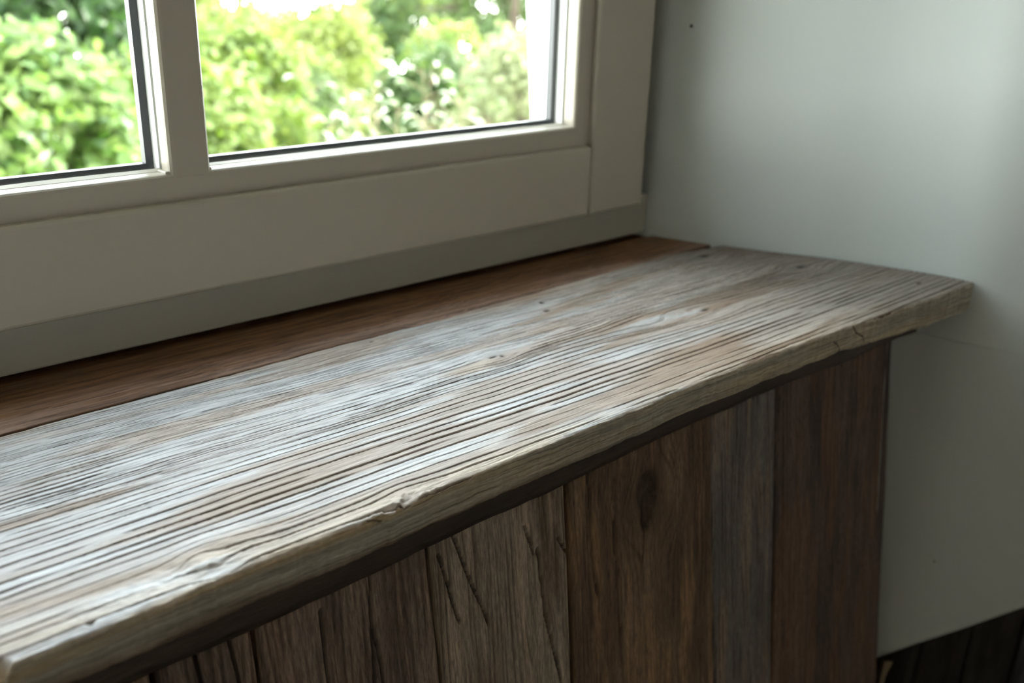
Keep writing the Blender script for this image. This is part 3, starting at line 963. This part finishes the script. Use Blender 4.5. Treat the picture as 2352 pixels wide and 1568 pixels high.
def tubes(segs, sides=6):
    """segs: list of (list of points, list of radii) -> verts, quad faces"""
    V_, F_ = [], []
    off = 0
    for pts, rad in segs:
        pts = [Vector(p) for p in pts]
        for i, p in enumerate(pts):
            d = (pts[min(i + 1, len(pts) - 1)] - pts[max(i - 1, 0)]).normalized()
            q = d.to_track_quat('Z', 'Y')
            for s_ in range(sides):
                a = 2 * math.pi * s_ / sides
                V_.append(p + q @ Vector((math.cos(a), math.sin(a), 0)) * rad[i])
        for i in range(len(pts) - 1):
            for s_ in range(sides):
                s2 = (s_ + 1) % sides
                F_.append((off + i * sides + s_, off + i * sides + s2, off + (i + 1) * sides + s2, off + (i + 1) * sides + s_))
        off += len(pts) * sides
    return np.array([list(v) for v in V_]), np.array(F_)


def ground_z(x, y):
    return -2.4 - 0.10 * max(0.0, y - 1.0)


def plant(name, centre, radii, nleaf, ln, wd, mat, label, cat, seed, clumps=60, csize=0.28, shell=0.75, trunk=0.06, up=0.5, group=None, trunk_xy=None):
    cx, cy, cz = centre
    gz = ground_z(cx, cy)
    r = np.random.RandomState(seed)
    root = empty(name, (cx, cy, gz))
    tag(root, label, cat, group)
    d = r.normal(size=(clumps, 3))
    d /= np.linalg.norm(d, axis=1)[:, None]
    d[:, 2] = np.where(d[:, 2] < -0.55, -d[:, 2], d[:, 2])
    rad = shell + (1 - shell) * r.rand(clumps)
    C_ = np.array(centre) + d * rad[:, None] * np.array(radii)
    sz = csize * (0.6 + 0.8 * r.rand(clumps))
    v, f = leaf_cloud(C_, sz, nleaf, ln, wd, up, seed + 100)
    fo = mesh_obj('foliage', v, f, mat, None, False)
    fo['kind'] = 'stuff'
    keep(fo, root)
    tx, ty = trunk_xy if trunk_xy else (cx, cy)
    segs = []
    base = Vector((tx, ty, gz))
    fork = Vector((tx + 0.05 * radii[0], ty, cz - 0.25 * radii[2]))
    topp = Vector((tx, ty + 0.02, cz + 0.75 * radii[2]))
    segs.append(([base, base.lerp(fork, 0.5) + Vector((0.02, 0, 0)), fork, topp], [trunk, trunk * 0.85, trunk * 0.7, trunk * 0.2]))
    for q in range(min(14, clumps)):
        p = Vector(C_[q])
        st = fork.lerp(topp, 0.15 + 0.5 * r.rand())
        m_ = st.lerp(p, 0.5) + Vector((0, 0, 0.05))
        segs.append(([st, m_, p], [trunk * 0.35, trunk * 0.25, trunk * 0.1]))
    tv, tf = tubes(segs)
    keep(mesh_obj('trunk', tv, tf, M_bark, None, True), root)
    return root


L_lime = leaf_mat('lime_leaf', (0.085, 0.15, 0.02), (0.24, 0.30, 0.08), 0.4)
L_bright = leaf_mat('bright_leaf', (0.055, 0.125, 0.02), (0.21, 0.29, 0.085), 0.4)
L_yell = leaf_mat('yellowgreen_leaf', (0.13, 0.18, 0.03), (0.31, 0.35, 0.11), 0.45)
L_dark = leaf_mat('dark_leaf', (0.018, 0.05, 0.012), (0.06, 0.12, 0.028), 0.45)
L_mid = leaf_mat('mid_leaf', (0.045, 0.088, 0.022), (0.13, 0.185, 0.055), 0.45)
L_shade = leaf_mat('shade_leaf', (0.042, 0.088, 0.022), (0.125, 0.185, 0.052), 0.45)
L_pale = leaf_mat('pale_leaf', (0.16, 0.19, 0.075), (0.32, 0.34, 0.19), 0.45)
L_glossy = leaf_mat('glossy_leaf', (0.14, 0.19, 0.07), (0.42, 0.45, 0.35), 0.25, 0.3)

# slope of the garden
gx = np.linspace(-40, 70, 56)
gy = np.linspace(0.62, 90, 46)
GX, GYY = np.meshgrid(gx, gy)
GZ_ = np.vectorize(ground_z)(GX, GYY) + (fbm(GX / 6, GYY / 6, 300, 3) - 0.5) * 0.6 * (GYY > 2)
lawn = mesh_obj('ground', np.stack([GX, GYY, GZ_], -1).reshape(-1, 3), grid_faces(46, 56), M_lawn, smooth_shade=True)
tag(lawn, kind='structure')

plant('bush', (1.12, 4.3, -0.95), (0.53, 0.5, 0.84), 9000, 0.075, 0.05, L_bright, 'rounded bright green bush at the left end of the left pane', 'bush', 1, 90, 0.17, 0.9)
plant('bush', (2.30, 5.5, -1.15), (0.50, 0.5, 0.84), 7000, 0.075, 0.05, L_lime, 'rounded light green bush beside the upright glazing bar in the left pane', 'bush', 12, 70, 0.17, 0.9)
plant('bush', (1.45, 6.6, -1.9), (0.9, 0.6, 0.95), 4000, 0.08, 0.05, L_mid, 'shaded bush low between the two rounded bushes in the left pane', 'bush', 13, 60, 0.22, 0.8)
plant('tree', (2.75, 9.0, -0.35), (1.0, 0.9, 1.7), 12000, 0.11, 0.07, L_dark, 'dark green tree showing between the rounded bushes in the left pane', 'tree', 2, 60, 0.36, 0.5)
plant('tree', (2.5, 14.6, 0.3), (1.5, 1.1, 2.0), 8000, 0.13, 0.085, L_bright, 'light green treetop in the upper left corner of the left pane', 'tree', 14, 60, 0.36, 0.7)
plant('tree', (4.75, 12.6, -0.3), (1.15, 1.0, 1.6), 9000, 0.11, 0.07, L_yell, 'sunlit tree behind the top of the upright glazing bar', 'tree', 3, 60, 0.34, 0.7)
plant('bush', (3.50, 7.0, -1.15), (0.54, 0.5, 0.86), 7000, 0.07, 0.045, L_lime, 'lime green bush just right of the upright glazing bar', 'bush', 4, 70, 0.16, 0.85)
plant('bush', (4.95, 8.8, -1.8), (0.72, 0.6, 1.0), 6000, 0.07, 0.045, L_mid, 'duller green bush low in the middle of the right pane', 'bush', 5, 60, 0.2, 0.8)
plant('tree', (6.55, 11.1, -1.45), (1.02, 0.9, 1.1), 8000, 0.085, 0.05, L_yell, 'pale sunlit yellow-green tree below the patch of white sky', 'tree', 6, 70, 0.24, 0.8)
plant('tree', (9.9, 12.5, -0.6), (1.5, 1.0, 2.05), 15000, 0.10, 0.06, L_shade, 'tall dark-trunked green tree near the right end of the right pane', 'tree', 7, 60, 0.30, 0.6, trunk=0.10, trunk_xy=(10.45, 11.75))
plant('bush', (7.03, 9.0, -0.73), (0.40, 0.38, 0.27), 1800, 0.07, 0.05, L_yell, 'small sunlit yellow-green crown in front of the dark-trunked tree', 'bush', 8, 30, 0.13, 0.7)
plant('bush', (5.65, 7.4, -1.4), (0.62, 0.5, 0.82), 7000, 0.08, 0.05, L_shade, 'shaded green bush behind the shrub with shiny leaves', 'bush', 9, 50, 0.2, 0.7)
plant('bush', (4.12, 4.5, -0.80), (0.36, 0.36, 0.62), 7000, 0.042, 0.032, L_pale, 'pale green fine-leaved bush beside the white outer reveal', 'bush', 10, 80, 0.11, 0.9)
for q, (x, y, top_z, m_, lab) in enumerate((
        (1.3, 18.5, 1.2, L_mid, 'distant tall tree far behind the left pane, beyond the dark green tree'),
        (6.2, 17.5, 1.0, L_mid, 'distant tall tree far behind the upright glazing bar'),
        (9.6, 20.5, -0.45, L_yell, 'distant low treetop under the left part of the white sky'),
        (13.5, 22.5, -0.84, L_mid, 'distant low treetop under the middle of the white sky'),
        (18.2, 25.5, -0.34, L_yell, 'distant treetop at the right edge of the white sky'),
        (18.2, 20.5, 1.2, L_mid, 'distant tall tree behind the dark-trunked tree'),
        (27.0, 24.5, 1.2, L_dark, 'distant tall tree far behind the pale fine-leaved bush'))):
    plant('tree', (x, y, top_z - 1.5), (2.1 if q != 3 else 1.6, 1.2, 1.4), 6000, 0.19, 0.13, m_, lab, 'tree', 20 + q, 60, 0.42, 0.7, group='distant trees')

# shrub close to the window with single shiny leaves
shrub = empty('shrub', (1.70, 2.45, ground_z(1.7, 2.45)))
tag(shrub, 'slender shrub with shiny whitish leaves on thin stems near the foot of the right pane', 'shrub')
rl = random.Random(8)
lf = []
nseg = 6
for i in range(nseg + 1):
    t = i / nseg
    w_ = 0.0085 * math.sin(math.pi * min(1, t * 0.93 + 0.07)) ** 0.8
    lf.append((t * 0.034, w_, 0.004 * math.sin(t * 3)))
leaf_v, leaf_f = [], []
for (l, w_, h) in lf:
    leaf_v += [(l, -w_, h + w_ * 0.35), (l, 0, h), (l, w_, h + w_ * 0.35)]
for i in range(nseg):
    for q in (0, 1):
        leaf_f.append((i * 3 + q, i * 3 + q + 1, i * 3 + 3 + q + 1, i * 3 + 3 + q))
leaf_me = None
count = 0
for s_ in range(16):
    bx = 1.36 + 0.62 * rl.random()
    by = 2.30 + 0.35 * rl.random()
    tipz = -0.27 + 0.23 * rl.random() ** 1.3
    lean = (rl.random() - 0.40) * 0.36
    pts = []
    for i in range(9):
        t = i / 8
        pts.append(Vector((bx + lean * t * t, by + 0.06 * math.sin(3 * t + s_), -2.4 + (tipz + 2.4) * t)))
    segs = [(pts, [0.0045 * (1 - 0.75 * i / 8) for i in range(9)])]
    spots = []
    for q in range(11):
        t = 0.86 + 0.14 * (q + rl.random()) / 11
        i = min(7, int(t * 8))
        p0 = pts[i].lerp(pts[i + 1], t * 8 - i)
        az = rl.random() * 6.28
        p = p0 + Vector((math.cos(az), math.sin(az), 0.5)) * (0.015 + 0.05 * rl.random())
        segs.append(([p0, p0.lerp(p, 0.5) + Vector((0, 0, 0.004)), p], [0.0016, 0.0013, 0.0009]))
        spots.append((p, az))
    tv, tf = tubes(segs, 5)
    keep(mesh_obj('stem', tv, tf, M_twig, None, True), shrub)
    for p, az in spots:
        if leaf_me is None:
            o = mesh_obj('leaf', leaf_v, leaf_f, L_glossy, None, True)
            leaf_me = o.data
        else:
            o = link(bpy.data.objects.new('leaf', leaf_me))
        sc = 0.7 + 0.7 * rl.random()
        o.parent = shrub
        o.matrix_parent_inverse = Matrix.Translation(shrub.location).inverted()
        o.matrix_basis = Matrix.Translation(p) @ Matrix.Rotation(az, 4, 'Z') @ Matrix.Rotation(-0.5 + 1.3 * rl.random(), 4, 'Y') @ Matrix.Rotation((rl.random() - 0.5) * 1.5, 4, 'X') @ Matrix.Scale(sc, 4)
        count += 1
